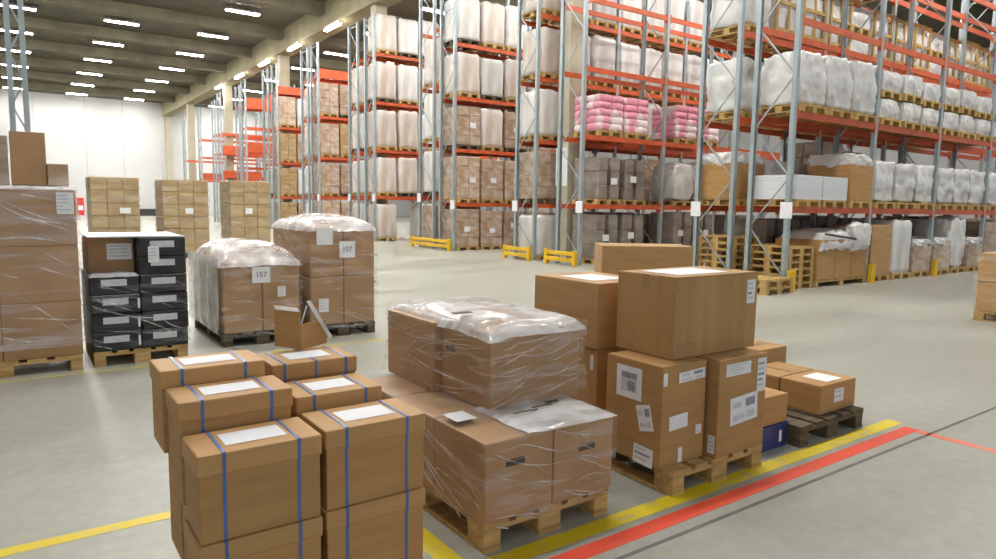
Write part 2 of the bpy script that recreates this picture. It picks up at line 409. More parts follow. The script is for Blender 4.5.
# ------------------------------------------------------------------ the setting
bm = bmesh.new(); add_box(bm, -14, 48, -14, 78, -.2, 0); struct('floor', bm, 'floor')
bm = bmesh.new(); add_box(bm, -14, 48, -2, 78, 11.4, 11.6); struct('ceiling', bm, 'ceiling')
bm = bmesh.new(); add_box(bm, -14, 48, 78, 78.3, 0, 11.6); struct('wall_back', bm, 'wall')
bm = bmesh.new(); add_box(bm, -14.3, -14, -2, 78.3, 0, 11.6); struct('wall_left', bm, 'wall')
bm = bmesh.new(); add_box(bm, 48, 48.3, -2, 78.3, 0, 11.6); struct('wall_right', bm, 'wall')
for i, x in enumerate((-6.4, -2.2, 2.05, 6.2, 9.4, 15.0, 19.0)):
    bm = bmesh.new(); add_box(bm, x - .05, x + .05, 77.96, 78, 0, 11.4); struct('trim_%d' % (i + 1), bm, 'wall_seam')
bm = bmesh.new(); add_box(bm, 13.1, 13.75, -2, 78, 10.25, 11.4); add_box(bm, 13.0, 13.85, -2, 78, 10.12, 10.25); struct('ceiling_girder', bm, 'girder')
for k in range(-7, 5):
    y = 46.45 + 6.33 * k
    if y > 0:
        for nm, a, b in (('ceiling_beam', -14, 13.1), ('ceiling_beam', 13.75, 48)):
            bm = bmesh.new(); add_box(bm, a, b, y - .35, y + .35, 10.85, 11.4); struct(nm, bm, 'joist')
for y in (15.35, 28.1, 40.9, 53.7, 66.5, 77.4):
    bm = bmesh.new(); add_box(bm, 13.15, 13.7, y - .26, y + .26, 0, 10.12, bev=.02); struct('concrete_column', bm, 'column')

for i, (x0, x1, y0, y1) in enumerate(((-6, 1.6, 40.6, 42.4), (-6, .8, 59.5, 61.2), (-6, .6, 65.8, 67.5))):  # added glowing panels that imitate a blue lens tint on the ceiling
    bm = bmesh.new(); add_box(bm, x0, x1, y0, y1, 11.36, 11.398); struct('blue_tint_panel', bm, 'tint_glow')

def stripe(name, mat, x0, x1, y0, y1):
    bm = bmesh.new(); add_box(bm, x0, x1, y0, y1, 0, .0015); o = struct(name, bm, mat); return o
stripe('floor_marking', 'yellow_line', 1.52, 5.5, 2.34, 2.45)
stripe('floor_marking', 'yellow_line', 1.50, 1.61, 2.45, 3.4)
stripe('floor_marking', 'yellow_line', -3.5, .65, 3.68, 3.765)
stripe('floor_marking', 'yellow_faint', -5, 4.6, 7.26, 7.37)
stripe('floor_marking', 'red_line', 1.2, 5.43, 2.19, 2.29)
stripe('floor_marking', 'red_faint', 5.35, 5.43, -6, 2.19)
stripe('floor_joint', 'joint', -6, 16, 2.095, 2.118)

# red and white sign and black dock bumper at the far wall
t = thing('wall_sign', 'red and white sign low on the far white wall', 'sign', (5.45, 77.9, 0))
box_part('board', 'red', t, -.3, .3, -.06, .06, .0, 1.7); box_part('sign_face', 'paper', t, -.22, .22, -.075, -.06, .5, .95)
t = thing('dock_bumper', 'long low black bumper at the foot of the far wall', 'bumper', (11.15, 77.5, 0))
box_part('body', 'dark', t, -.85, .85, -.2, .2, 0, .68, bev=.05)

# ------------------------------------------------------------------ lamps
ORD = ['first', 'second', 'third', 'fourth', 'fifth', 'sixth', 'seventh', 'eighth', 'ninth', 'tenth', 'eleventh', 'twelfth', 'thirteenth', 'fourteenth', 'fifteenth', 'sixteenth', 'seventeenth', 'eighteenth']
bm = bmesh.new(); add_box(bm, -.83, .83, -.16, .16, .03, .12); add_bar(bm, (-.6, 0, .12), (-.6, 0, .25), .012); add_bar(bm, (.6, 0, .12), (.6, 0, .25), .012)
lamp_me = to_mesh('lamp_housing', bm, ['housing'])
bm = bmesh.new(); add_box(bm, -.8, .8, -.13, .13, 0, .03); tube_me = to_mesh('lamp_diffuser', bm, ['diffuser'])
colname = ['leftmost lamp line', 'second lamp line from left', 'third lamp line from left', 'lamp line left of the girder', 'first lamp line beyond the girder', 'second lamp line beyond the girder', 'third lamp line beyond the girder', 'fourth lamp line beyond the girder']
for ci, x in enumerate((.7, 5.4, 10.1, None, 17.7, 21.0, 27.0, 33.0)):
    if x is None: continue
    for k in range(-6, 6):
        y = 43.3 + 6.33 * k
        if x > 25 and k % 2: continue
        t = thing('ceiling_light', 'white strip light, %s from the far wall in %s' % (ORD[5 - k], colname[ci]), 'ceiling light', (x, y, 11.15), 0, 'strip lights on the warehouse ceiling')
        link('housing', lamp_me, t); link('diffuser', tube_me, t)
# short fittings on brackets along the girder
for k, y in enumerate((31.8, 37.2, 42.6, 48.1, 53.6)):
    t = thing('girder_light', 'small bright fitting, %s of five brackets along the girder, counted nearest first' % ORD[k], 'light', (12.8, y, 9.82), 0, 'bracket lights along the girder')
    bm = bmesh.new(); add_bar(bm, (.2, 0, .37), (0, 0, .12), .03); add_bar(bm, (0, -.9, .12), (0, .9, .12), .06); part('mounting_bracket', bm, 'housing', t)
    bm = bmesh.new(); add_box(bm, -.09, .09, -.85, .85, 0, .06); part('diffuser', bm, 'bracket_glow', t)

# ------------------------------------------------------------------ racks
BAY = 3.2; XE = 12.6
LV_A = [1.68, 3.55, 5.33, 7.12]; LV_B = [1.93, 3.88, 5.87, 7.85]
frame_cache = {}
def frame_mesh(depth, h):
    key = (round(depth, 2), h)
    if key in frame_cache: return frame_cache[key]
    br = bmesh.new(); z = .25; i = 0
    while z + 1.0 < h:
        a, b = (.05, depth - .05) if i % 2 == 0 else (depth - .05, .05)
        add_bar(br, (0, a, z), (0, b, z + 1.0), .011, r2=.014); z += 1.0; i += 1
    for zz in (.25, z): add_bar(br, (0, .05, zz), (0, depth - .05, zz), .011, r2=.014)
    pm = bmesh.new()
    add_box(pm, -.05, -.035, -.045, .045, 0, h); add_box(pm, .035, .05, -.045, .045, 0, h)
    add_box(pm, -.035, .035, -.045, -.03, 0, h)
    add_box(pm, -.075, .075, -.08, .08, 0, .008)
    frame_cache[key] = (to_mesh('frame_bracing', br, ['steel']), to_mesh('rack_post', pm, ['steel'])); return frame_cache[key]
bm = bmesh.new(); add_box(bm, .05, BAY - .05, -.025, .025, -.13, 0); add_box(bm, .05, .09, -.035, .035, -.2, .05); add_box(bm, BAY - .09, BAY - .05, -.035, .035, -.2, .05)
beam_me = to_mesh('rack_beam', bm, ['orange'])
bm = bmesh.new(); add_box(bm, -.014, 0, -.13, .13, 0, .32); sign_me = to_mesh('location_sign', bm, ['paper'])

def rack(y0, depth, nbays, levels, h, label, sign_front=True, x0=XE, skip=(), posts_guard=False):
    t = thing('pallet_rack', label, 'pallet rack', (x0, y0, 0), 0, 'rows of pallet racking')
    br, pm = frame_mesh(depth, h)
    for i in range(nbays + 1):
        f = link('upright_frame', br, t, (i * BAY, 0, 0))
        link('post', pm, f, (0, .045, 0)); q = link('post', pm, f, (0, depth - .045, 0), PI)
    for i in range(nbays):
        for li, z in enumerate(levels):
            if (i, li) in skip: continue
            for y in (.03, depth - .03): link('beam', beam_me, t, (i * BAY, y, z))
    if sign_front and h:
        s = link('location_sign', sign_me, t, (-.052, (depth - .045) if sign_front == 'rear' else .045, levels[0] - .24)); s['label'] = 'white location sign on the end post'
    return t

R = {}
rows = [  # key, y0, depth, bays, levels, height
    ('A', 7.75, .95, 5, LV_A, 8.9), ('B', 9.05, 1.0, 5, LV_A, 8.9),
    ('C', 13.85, 1.0, 4, LV_A, 9.0), ('D', 15.85, 1.0, 4, LV_A, 9.0),
    ('E', 20.4, 1.0, 3, LV_A, 9.0), ('F', 21.8, 1.1, 2, LV_B, 9.4),
    ('G', 26.8, .95, 2, LV_B, 9.4), ('H', 28.45, 1.0, 2, LV_B, 9.4),
    ('I', 33.2, 1.0, 2, LV_B, 9.4), ('J', 34.6, 1.0, 2, LV_B, 9.4),
    ('K', 39.6, .95, 2, LV_B, 9.4), ('L', 41.25, 1.0, 2, LV_B, 9.4),
    ('M', 46.0, 1.0, 2, [3.2, 4.9, 6.4, 7.7], 9.4), ('N', 47.4, 1.0, 2, LV_B, 9.2),
    ('O', 52.4, .95, 2, [3.4, 5.1, 6.5], 9.4), ('P', 54.1, 1.0, 2, [3.4, 5.1, 6.5], 9.0),
    ('Q', 58.8, 1.0, 2, [3.4, 5.1, 6.5], 9.0), ('R', 64.9, 1.0, 2, [3.4, 5.1], 8.5)]
rowname = ['nearest rack row'] + ['%s rack row' % o for o in ORD[1:18]]
for i, (k, y0, dp, nb, lv, h) in enumerate(rows):
    R[k] = dict(y=y0, d=dp, nb=nb, lv=lv, name=rowname[i])
    rack(y0, dp, nb, lv, h, 'blue-grey steel pallet rack with orange beams, %s from the right' % ('first' if i == 0 else ORD[i]) + ' along the aisle', sign_front='rear' if k in 'BDFH' else k in 'ACEGI')

# yellow end guards on the floor at the aisle ends
def guard(label, y0, y1, x=12.3):
    t = thing('rack_guard', label, 'rack guard', (x, y0, 0), 0, 'yellow guards at the rack ends')
    L = y1 - y0
    for z in (.10, .27): box_part('rail', 'guard', t, -.04, .04, 0, L, z, z + .11, bev=.01)
    for y in (0.05, L - .05): box_part('post', 'guard', t, -.05, .05, y - .06, y + .06, 0, .42, bev=.01)
guard('yellow steel guard at the aisle end of the third rack row', 13.7, 15.0)
guard('yellow steel guard at the aisle end of the fourth rack row', 15.7, 17.0)
guard('long yellow steel guard at the end of the fifth rack row', 20.2, 23.0)
guard('yellow steel guard at the end of the seventh rack row', 26.6, 28.2)
for i, x in enumerate((XE, XE + BAY, XE + 2 * BAY, XE + 3 * BAY)):
    t = thing('post_guard', 'small yellow guard round the %s upright of the nearest rack' % ORD[i], 'post guard', (x, 7.635, 0), 0, 'yellow post guards of the nearest rack')
    bm = bmesh.new(); add_box(bm, -.09, .09, -.05, -.03, 0, .42, bev=.005); add_box(bm, -.09, -.07, -.03, .03, 0, .42); add_box(bm, .07, .09, -.03, .03, 0, .42); part('shield', bm, 'guard', t)
    bm = bmesh.new(); add_box(bm, -.11, .11, -.08, -.03, 0, .012); part('foot_plate', bm, 'guard', t)

# ------------------------------------------------------------------ pallet loads in the racks
LW, LD = .94, 1.02
def k_cartons(seed, mat, nx=2, ny=2, nzz=4, gx=.004):
    rnd = random.Random(seed); bm = bmesh.new()
    for i in range(nx):
        for j in range(ny):
            for k in range(nzz):
                g = .004; jx, jy = rnd.uniform(-.008, .008), rnd.uniform(-.008, .008)
                add_box(bm, -LW / 2 + i * LW / nx + gx + jx, -LW / 2 + (i + 1) * LW / nx - gx + jx, -LD / 2 + j * LD / ny + g + jy, -LD / 2 + (j + 1) * LD / ny - g + jy, k / nzz + .002, (k + 1) / nzz - .002, bev=.012)
    return to_mesh('wrapped_cartons', bm, [mat])
def k_bale(seed, mat):
    bm = grid_box(LW, LD, 1, 11)
    for v in bm.verts:
        c = v.co.copy(); u = Vector((c.x / LW * 2, c.y / LD * 2, 0)); r = max(abs(u.x), abs(u.y))
        k = 1 - .07 * (min(abs(u.x), abs(u.y))) ** 4 + .03 * nz((c.x, c.y, c.z * .4), 5, seed) + .015 * nz(c, 9, seed)
        e = max(0, c.z - .9) / .1
        v.co.x = c.x * k * (1 - .10 * e ** 2); v.co.y = c.y * k * (1 - .10 * e ** 2)
        if c.z > .98: v.co.z += .03 * nz(c, 4, seed) - .02
    return to_mesh('wrapped_bale', bm, [mat], True)
def k_sack(seed, mat='sack'):
    bm = lumpy(LW * .92, LD * .92, 1, 16, .28, .09, 3.0, seed)
    for v in bm.verts:
        c = v.co; k = .035 * ridge((c.x, c.y, c.z * .8), 4.5, seed) + .02 * ridge((c.x, c.y, c.z), 9, seed + 3)
        v.co = Vector((c.x * (1 + k), c.y * (1 + k), max(0, c.z * (1 + .6 * k))))
    return to_mesh('sack_load', bm, [mat], True)
def k_pink(seed):
    bm = bmesh.new(); rnd = random.Random(seed)
    for k in range(5):
        for i in range(2):
            for j in range(2):
                b = lumpy(LW / 2 * 1.03, LD / 2, .215, 5, .35, .05, 6, seed + k * 7 + i * 3 + j)
                off = Vector((-LW / 4 + i * LW / 2 + rnd.uniform(-.01, .01), -LD / 4 + j * LD / 2, k * .197))
                for v in b.verts: v.co += off
                me = bpy.data.meshes.new('tmp'); b.to_mesh(me); b.free(); bm.from_mesh(me); bpy.data.meshes.remove(me)
    return to_mesh('sack_stack', bm, ['sack_pink'], True)
def k_box(seed, mat='card', top=False):
    bm = bmesh.new(); add_box(bm, -LW / 2, LW / 2, -LD / 2, LD / 2, 0, .78 if top else 1, bev=.01)
    add_box(bm, -.04, .04, -LD / 2 - .003, LD / 2 + .003, .3, .79 if top else 1.003)
    if top:
        b = lumpy(LW * .97, LD * .98, .3, 12, .3, .16, 5, seed)
        for v in b.verts: v.co.z += .72
        for f in b.faces: f.material_index = 1
        me = bpy.data.meshes.new('tmp'); b.to_mesh(me); b.free(); bm.from_mesh(me); bpy.data.meshes.remove(me)
    return to_mesh('carton_load', bm, [mat, 'sack'])
def k_panels(seed):
    bm = bmesh.new(); rnd = random.Random(seed)
    for k in range(9): add_box(bm, -.48 + rnd.uniform(-.01, .01), .49, -LD / 2, LD / 2 + rnd.uniform(-.01, .01), k / 9, (k + .93) / 9)
    return to_mesh('panel_stack', bm, ['panel'])
def k_crate(seed):
    bm = lumpy(LW * .9, LD * .9, .96, 8, .3, .07, 4, seed)
    for x in (-LW / 2 + .03, 0, LW / 2 - .03):
        for y in (-LD / 2 + .025, LD / 2 - .025): add_box(bm, x - .03, x + .03, y - .025, y + .025, 0, 1, mi=1)
    for y in (-LD / 2 + .0, LD / 2 - .03):
        for z in (.02, .5, .93): add_box(bm, -LW / 2, LW / 2, y, y + .03, z, z + .06, mi=1)
    return to_mesh('timber_crate', bm, ['sack', 'wood_yellow'])
def k_twotier(seed):
    bm = bmesh.new()
    for k in range(2):
        b = lumpy(LW * .95, LD * .95, .40, 9, .22, .06, 4, seed + k * 9)
        for v in b.verts: v.co.z += k * .56; v.co.x *= 1 + .03 * ridge(v.co, 6, seed)
        me = bpy.data.meshes.new('tmp'); b.to_mesh(me); b.free(); bm.from_mesh(me); bpy.data.meshes.remove(me)
    for i in range(6): add_box(bm, -LW / 2 + .01, LW / 2 - .01, -LD / 2 + .02 + i * .17, -LD / 2 + .13 + i * .17, .53, .56, mi=1)
    for x in (-LW / 2 + .01, -.06, LW / 2 - .13):
        add_box(bm, x, x + .12, -LD / 2 + .02, LD / 2 - .02, .42, .53, mi=1)
    return to_mesh('tiered_load', bm, ['sack', 'wood_yellow'])
KIND = {
    'z': ([k_twotier(i * 5.3) for i in range(3)], 'two-tier white goods', 'tiered_load', 1.0),
    'c': ([k_cartons(i, 'wrap_brown') for i in range(3)], 'film-wrapped brown cartons', 'wrapped_load', 1.42),
    'n': ([k_cartons(i + 9, 'wrap_tan', 2, 2, 6) for i in range(2)], 'wrapped tan cartons', 'wrapped_load', 1.45),
    'w': ([k_bale(i, 'wrap_white') for i in range(3)], 'tall white bale', 'wrapped_load', 1.5),
    'k': ([k_bale(i + 4, 'wrap_pink') for i in range(3)], 'pinkish wrapped bale', 'wrapped_load', 1.5),
    's': ([k_sack(i * 3.1) for i in range(4)], 'lumpy white sack', 'sack_load', .9),
    'S': ([k_sack(i * 2.3 + 20) for i in range(2)], 'big white sack', 'sack_load', 1.35),
    'p': ([k_pink(i * 40) for i in range(2)], 'pink and white sacks', 'sack_load', .98),
    'b': ([k_box(0, 'card_pale')], 'plain brown carton', 'carton_load', 1.15),
    'B': ([k_box(1, 'card', True)], 'brown carton topped with film', 'carton_load', 1.0),
    'h': ([k_box(3, 'wrap_brown', True)], 'low carton under crumpled film', 'carton_load', .8),
    'g': ([k_cartons(i + 30, 'grey_carton', 2, 1, 3, .07) for i in range(3)], 'grey-brown cartons', 'wrapped_load', 1.3),
    'l': ([k_panels(1)], 'flat white panels', 'panel_load', .5),
    'y': ([k_crate(i) for i in range(2)], 'white goods in timber crate', 'crated_load', 1.2),
}
PALLET = [pallet_mesh('rack_pallet', .9, 1.05, 'wood_yellow'), pallet_mesh('rack_pallet', .9, 1.05, 'wood'), pallet_mesh('rack_pallet', .9, 1.05, 'wood_grey')]
bm = bmesh.new(); add_box(bm, -.12, .12, -.004, 0, -.09, .09); lab_me = to_mesh('load_label', bm, ['paper'])
LEVEL = ['at floor level', 'lowest beams', 'second beams', 'third beams', 'top beams']
rl = random.Random(5); XOFF = {'C': .43}
def load(row, level, pos, kind, h=None, pal=None):
    r = R[row]; base = 0 if level == 0 else r['lv'][level - 1]
    meshes, look, name, hh = KIND[kind]
    h = (h or hh) * rl.uniform(.95, 1.03)
    if kind in 'cnwk':
        lv = [0] + r['lv']; room = (lv[level + 1] - lv[level] - .32) if level + 1 < len(lv) else 1.62
        h = room * rl.uniform(.88, .96)
    x = XE + (pos // 3) * BAY + .05 + .517 + (pos % 3) * 1.033 + rl.uniform(-.012, .012) + XOFF.get(row, 0)
    y = r['y'] + r['d'] / 2 + rl.uniform(-.015, .015)
    o = link(name, rl.choice(meshes), None, (x, y, base + .1465)); o.scale = (1, 1, h)
    tag(o, '%s, %s from the aisle end, %s, %s' % (look, ORD[pos], LEVEL[level], r['name']), 'pallet load', 'pallet loads in the %s' % r['name'])
    p = link('pallet', PALLET[rl.choice((0, 1, 1, 2)) if pal is None else pal], o, (0, 0, -.1445 / h)); p.scale = (1, 1, 1 / h)
    if kind in 'cg' and row in 'ECG':
        q = link('label', lab_me, o, (rl.uniform(-.2, .2), -LD / 2 - .012, rl.uniform(.4, .6))); q.scale = (1, 1, 1 / h)
def fill(row, level, s, h=None, pal=None):
    s = s.replace(' ', '')
    for i, ch in enumerate(s):
        if ch != '.': load(row, level, i, ch, h, pal)

fill('A', 0, '... bwh hSh chw', pal=1); fill('A', 1, 'llB sss sss ss', pal=0); fill('A', 2, 'SSS', 1.08, pal=0); fill('A', 2, '... zzz zzz z', 1.12, pal=0)
fill('B', 0, '.gg ggc wcg cwc'); fill('B', 1, 'Bss cgs sss ss', pal=0); fill('B', 2, 'sss www wss w', 1.1, pal=0)
fill('B', 3, 'Syy yzy yyz yyy', 1.2, pal=0); fill('B', 4, 'yyy yyy', 1.2, pal=0)
fill('C', 0, 'gg. gg. g'); fill('C', 1, 'gg. ss. s', 1.15); fill('C', 2, 'pp. pp.', pal=0)
fill('D', 0, 'wcg ggc g'); fill('D', 1, 'cgg gcs s'); fill('D', 2, 'www www ww'); fill('D', 3, 'kww www ww', pal=0); fill('D', 4, 'kww www w', pal=0)
fill('E', 0, 'cccc'); fill('E', 1, 'cccc'); fill('E', 2, 'ckcc'); fill('E', 3, 'kwkw'); fill('E', 4, 'wkw')
fill('F', 0, 'cc'); fill('F', 1, 'wk'); fill('F', 2, 'ww'); fill('F', 3, 'kw')
fill('G', 0, 'k.w'); fill('G', 1, 'kkc'); fill('G', 2, 'kkw'); fill('G', 3, 'kww'); fill('G', 4, 'kww')
fill('H', 0, 'w'); fill('H', 1, 'w'); fill('H', 2, 'w'); fill('H', 3, 'k')
fill('I', 0, 'cc'); fill('I', 1, 'cc'); fill('I', 2, 'cn'); fill('I', 3, 'cc')
fill('J', 0, 'w'); fill('J', 1, 'w'); fill('J', 2, 'w'); fill('J', 3, 'k')
fill('K', 0, 'nc'); fill('K', 1, 'nw'); fill('K', 2, 'nc'); fill('K', 3, 'cw')
fill('L', 0, 'w'); fill('L', 1, 'w')
fill('M', 0, 'ww'); fill('N', 0, 'c'); fill('O', 0, 'ww')

# wide carton with draped film and a black strap in the first bay of the nearest rack
t = thing('crated_load', 'wide brown carton draped with white film and black strap, nearest rack floor', 'pallet load', (14.67, 8.2, 0), 0, 'pallet loads in the nearest rack row')
pa = link('pallet', None, t); build_pallet(pa, 2.06, 1.0)
for i in range(3): box_part('carton', 'card', t, -1.02 + i * .68 + .004, -1.02 + (i + 1) * .68 - .004, -.5, .5, .1445, 1.0, bev=.015)
sheet('film_drape', 'sack', -1.02, 1.02, -.53, .51, 1.06, .05, .12, 61, t, n=24, droop=.3)
b = bmesh.new(); add_bar(b, (-.9, -.57, 1.12), (.5, -.59, .98), .02); part('strap', b, 'dark', t)
b = lumpy(.75, .45, .6, 10, .6, .25, 4, 63)
for v in b.verts: v.co += Vector((.6, -.38, .72))
part('film_bundle', b, 'sack', t, smooth=True)
# bundles of spare orange beams lying on far upper levels
for i, (x, y, z, hh) in enumerate(((XE + .15, 33.3, 7.86, .32), (XE + .15, 39.7, 7.86, .3), (XE + .15, 46.1, 7.71, .55), (XE + .15, 46.1, 4.91, .5), (XE + .15, 52.5, 5.11, .5), (XE + .15, 52.5, 3.41, .4), (XE + .15, 58.9, 3.41, .4))):
    t = thing('beam_bundle', 'bundle of spare orange beams on the %s rack row, %s' % (ORD[(8, 10, 12, 12, 14, 14, 16)[i]], ('top level', 'top level', 'top level', 'middle level', 'middle level', 'lower level', 'lower level')[i]), 'beam bundle', (x, y, z), 0, 'bundles of spare orange beams')
    for k in range(4): box_part('beam', 'orange', t, 0, 2.7, .03 + k * .2, .03 + k * .2 + .15, 0, hh)

# pallet stacks standing in and before the nearest racks
pe = pallet_mesh('empty_pallet', .9, 1.0, 'wood_yellow')
for i in range(6):
    o = link('wooden_pallet', pe, None, (13.14, 8.25, i * .145)); tag(o, 'yellow empty pallet, %s from the floor, stacked inside the nearest rack' % ORD[i], 'pallet', 'empty pallets stacked in the nearest rack')
for i in range(7):
    o = link('wooden_pallet', pe, None, (13.14, 9.55, i * .145)); tag(o, 'yellow empty pallet, %s from the floor, stacked inside the second rack' % ORD[i], 'pallet', 'empty pallets stacked in the second rack')
for i, (x, y, z) in enumerate(((11.95, 7.95, 0), (11.95, 7.97, .145), (12.0, 9.0, 0))):
    o = link('wooden_pallet', pe, None, (x, y, z)); tag(o, ['bottom yellow pallet of the low pair lying before the rack end', 'upper yellow pallet of the low pair lying before the rack end', 'lone yellow pallet lying behind the low pair at the rack end'][i], 'pallet', 'empty pallets lying at the rack end')

# white notice on the column behind the third rack row
t = thing('column_notice', 'white notice board on the pale concrete column', 'sign', (13.15 - .012, 15.35, 2.75))
box_part('board', 'paper', t, -.012, .012, -.25, .25, -.55, .55)

# ------------------------------------------------------------------ strapped boxes, front left
pallet_thing('wooden pallet under the blue-strapped boxes at the front', .56, 1.24, 2.42, 3.10)
G1 = [('front left', .456, .885, 2.34, 2.60), ('front right', .905, 1.33, 2.36, 2.63), ('middle left', .49, .88, 2.62, 2.86), ('middle right', .90, 1.28, 2.66, 2.93), ('rear left', .49, .84, 2.88, 3.14), ('rear right', .90, 1.30, 2.97, 3.25)]
TOP = {'front left': .775, 'front right': .775, 'middle left': .89, 'middle right': .83, 'rear left': .955, 'rear right': .90}
for nm, x0, x1, y0, y1 in G1:
    zt = {'front left': .46, 'front right': .46, 'middle left': .50, 'middle right': .47, 'rear left': .62, 'rear right': .5}[nm]
    strapped_box('blue-strapped cardboard box, %s of the lower layer, under another box' % nm, x0, x1, y0, y1, .1445, zt, sheet=False)
    if nm == 'middle left': x0, x1, y0, y1 = .45, .87, 2.61, 2.86
    if nm == 'rear left': x0, x1, y0, y1 = .435, .84, 2.87, 3.12
    strapped_box('blue-strapped cardboard box with white sheet, %s of the top layer' % nm, x0, x1, y0, y1, zt + .0026, TOP[nm], straps=(.14, .5, .86) if nm == 'rear right' else (.2, .8))

# small open carton on the rear right strapped box
t = thing('open_box', 'small open cardboard box with a raised flap on the strapped boxes', 'cardboard box', (1.12, 3.222, .9025), .52)
w, d, h = .19, .17, .185
bm = bmesh.new(); add_box(bm, 0, w, 0, .004, 0, h - .06); add_box(bm, 0, .004, .004, d, 0, h); add_box(bm, w - .004, w, .004, d, 0, h - .1); add_box(bm, .004, w - .004, d - .004, d, 0, h); add_box(bm, .004, w - .004, .004, d - .004, 0, .004)
part('body', bm, 'card', t)
bm = bmesh.new(); add_bar(bm, (.004, .002, h - .06), (.03, -.01, h + .03), .003)
vs = [bm.verts.new(p) for p in ((.002, .01, h), (.002, d - .01, h), (-.012, d - .01, h + .022), (-.012, .01, h + .022))]; bm.faces.new(vs)
vs = [bm.verts.new(p) for p in ((.035, -.004, h + .05), (.065, -.004, h + .05), (w + .03, -.012, .03), (w + .005, -.012, .02))]; bm.faces.new(vs)
bmesh.ops.solidify(bm, geom=bm.faces[:], thickness=.004)
f = part('flap', bm, 'paper', t); f['label'] = 'white inside of the folded-out flap'

# ------------------------------------------------------------------ main film-wrapped pallet
x0, x1, y0, y1 = 1.70, 2.52, 2.47, 3.86
cx, cy = (x0 + x1) / 2, (y0 + y1) / 2
t = thing('wrapped_pallet', 'two-tier brown carton load in clear stretch film, centre front', 'wrapped pallet', (cx, cy, 0))
pa = link('pallet', None, t, (0, -.07, 0)); build_pallet(pa, .80, 1.22)
w, d = x1 - x0, y1 - y0
k = 0
for i in range(2):
    for j in range(3):
        bm = bmesh.new(); add_box(bm, -w / 2 + i * w / 2 + .003, -w / 2 + (i + 1) * w / 2 - .003, -d / 2 + j * d / 3 + .003, -d / 2 + (j + 1) * d / 3 - .003, .1445, .535, bev=.012, seg=2)
        c = part('carton', bm, 'card_wrap', t)
        if j == 0:
            bm = bmesh.new(); a = (-.232, .221)[i]; b = (.415, .398)[i]; add_box(bm, a - .055, a + .055, -d / 2 + .001, -d / 2 + .003, b - .012, b + .012); add_box(bm, a - .03, a + .05, -d / 2 + .001, -d / 2 + .003, b + .016, b + .021)
            part('printed_mark', bm, 'ink', c)
ux0, ux1, uy0, uy1 = 1.98 - cx, 2.60 - cx, 2.84 - cy, 3.93 - cy
ym = (uy0 + uy1) / 2 - .04
for nm, (a, b, c, e, tt) in {'l': (ux0, ux1, uy0, ym - .004, .955), 'm': (ux0 - .05, ux1 - .32, ym + .004, uy1, .945), 'r': (ux1 - .31, ux1 - .01, ym + .02, uy1 - .03, .945)}.items():
    bm = bmesh.new(); add_box(bm, a, b, c, e, .5365, tt, bev=.015, seg=2); q = part('carton', bm, 'card_wrap', t)
    if nm == 'l':
        bm = bmesh.new(); add_box(bm, a - .001, a, ym - .16, ym - .06, .80, .835); part('printed_mark', bm, 'ink', q)
def film_part(name, mat, w, d, h, loc, cuts=26, amp=.012, dome=0, flare=0, seed=1, parent=t, **kw):
    return part(name, film_skin(w, d, h, cuts, amp, dome, flare, seed, **kw), [mat, 'fold'], parent, loc, True)
film_part('stretch_film', 'film', w + .012, d + .012, .44, (0, 0, .10), amp=.006, seed=3, folds=24)
film_part('stretch_film', 'film', ux1 - ux0 + .05, uy1 - uy0 + .04, .435, ((ux0 + ux1) / 2 - .015, (uy0 + uy1) / 2, .538), amp=.010, dome=.0, flare=.06, seed=8, folds=40)
sheet('top_film', 'film_top', ux0 - .03, ux1 + .03, uy0 - .03, uy1 + .04, .972, .014, .035, 4, t)
sheet('lower_top_film', 'film_top', -w / 2 + .24, w / 2 + .01, -d / 2 - .012, uy0 + .12, .552, .010, .01, 9, t, droop=.015)
bm = bmesh.new()
bm.free()
for (a, b, c, e, zz) in ((-.10, .05, -.50, -.488, .574), (.04, .17, -.47, -.46, .576), (.16, .24, -.44, -.42, .576), (-.16, -.05, -.03, .02, 1.022)):
    box_part('black_tape', 'ink', t, a, b, c, e, zz, zz + .004)

f = box_part('paper_sheet', 'panel', t, -.39, -.27, -.42, -.28, .562, .564); f['label'] = 'bluish white paper under the film'
# ------------------------------------------------------------------ right hand pallet with loose cartons
pallet_thing('yellow-brown wooden pallet under the labelled cartons, right of centre', 2.95, 3.79, 2.42, 3.66)
Z = .1445
carton('brown cardboard box with many white labels, front left on the right pallet', 2.91, 3.29, 2.49, 2.93, Z, .735, 'card', 'y', labels=[
    ('L', 2.743, .597, .20, .19, 'picture'), ('L', 2.611, .414, .11, .15, 'block', .25), ('L', 2.615, .19, .15, .11, 'text', -.05),
    ('F', 2.931, .662, .035, .075, 'plain'), ('F', 3.16, .66, .23, .06, 'block', .04), ('F', 3.055, .401, .16, .085, 'plain', .04), ('F', 3.235, .327, .05, .055, 'rows'), ('F', 3.08, .2, .035, .09, 'plain')])
carton('tall narrow cardboard box with white shipping labels beside blue bin', 3.32, 3.79, 2.42, 2.95, Z, .735, 'card', 'y', labels=[
    ('F', 3.50, .668, .24, .075, 'rows'), ('F', 3.735, .602, .09, .21, 'text'), ('F', 3.572, .414, .27, .17, 'block', .06), ('L', 2.455, .224, .05, .11, 'rows')])
carton('large brown cardboard box with ribbed side on top of labelled cartons', 3.08, 3.87, 2.57, 3.03, .7375, 1.222, 'card_dark', 'x', labels=[
    ('F', 3.80, 1.10, .085, .15, 'text'), ('T', 3.44, 2.80, .48, .30, 'plain')])
for o in list(COL.objects):
    if o.get('label', '').startswith('large brown cardboard box with ribbed'):
        for zz in (.055, .405): box_part('packing_tape', 'tape', o, -.396, -.20, -.2315, -.2302, zz, zz + .042)
carton('brown cardboard box beneath another, behind the labelled cartons', 3.06, 3.6, 3.17, 3.83, Z, .69, 'card', 'x', labels=[('L', 3.22, .60, .03, .10, 'plain')])
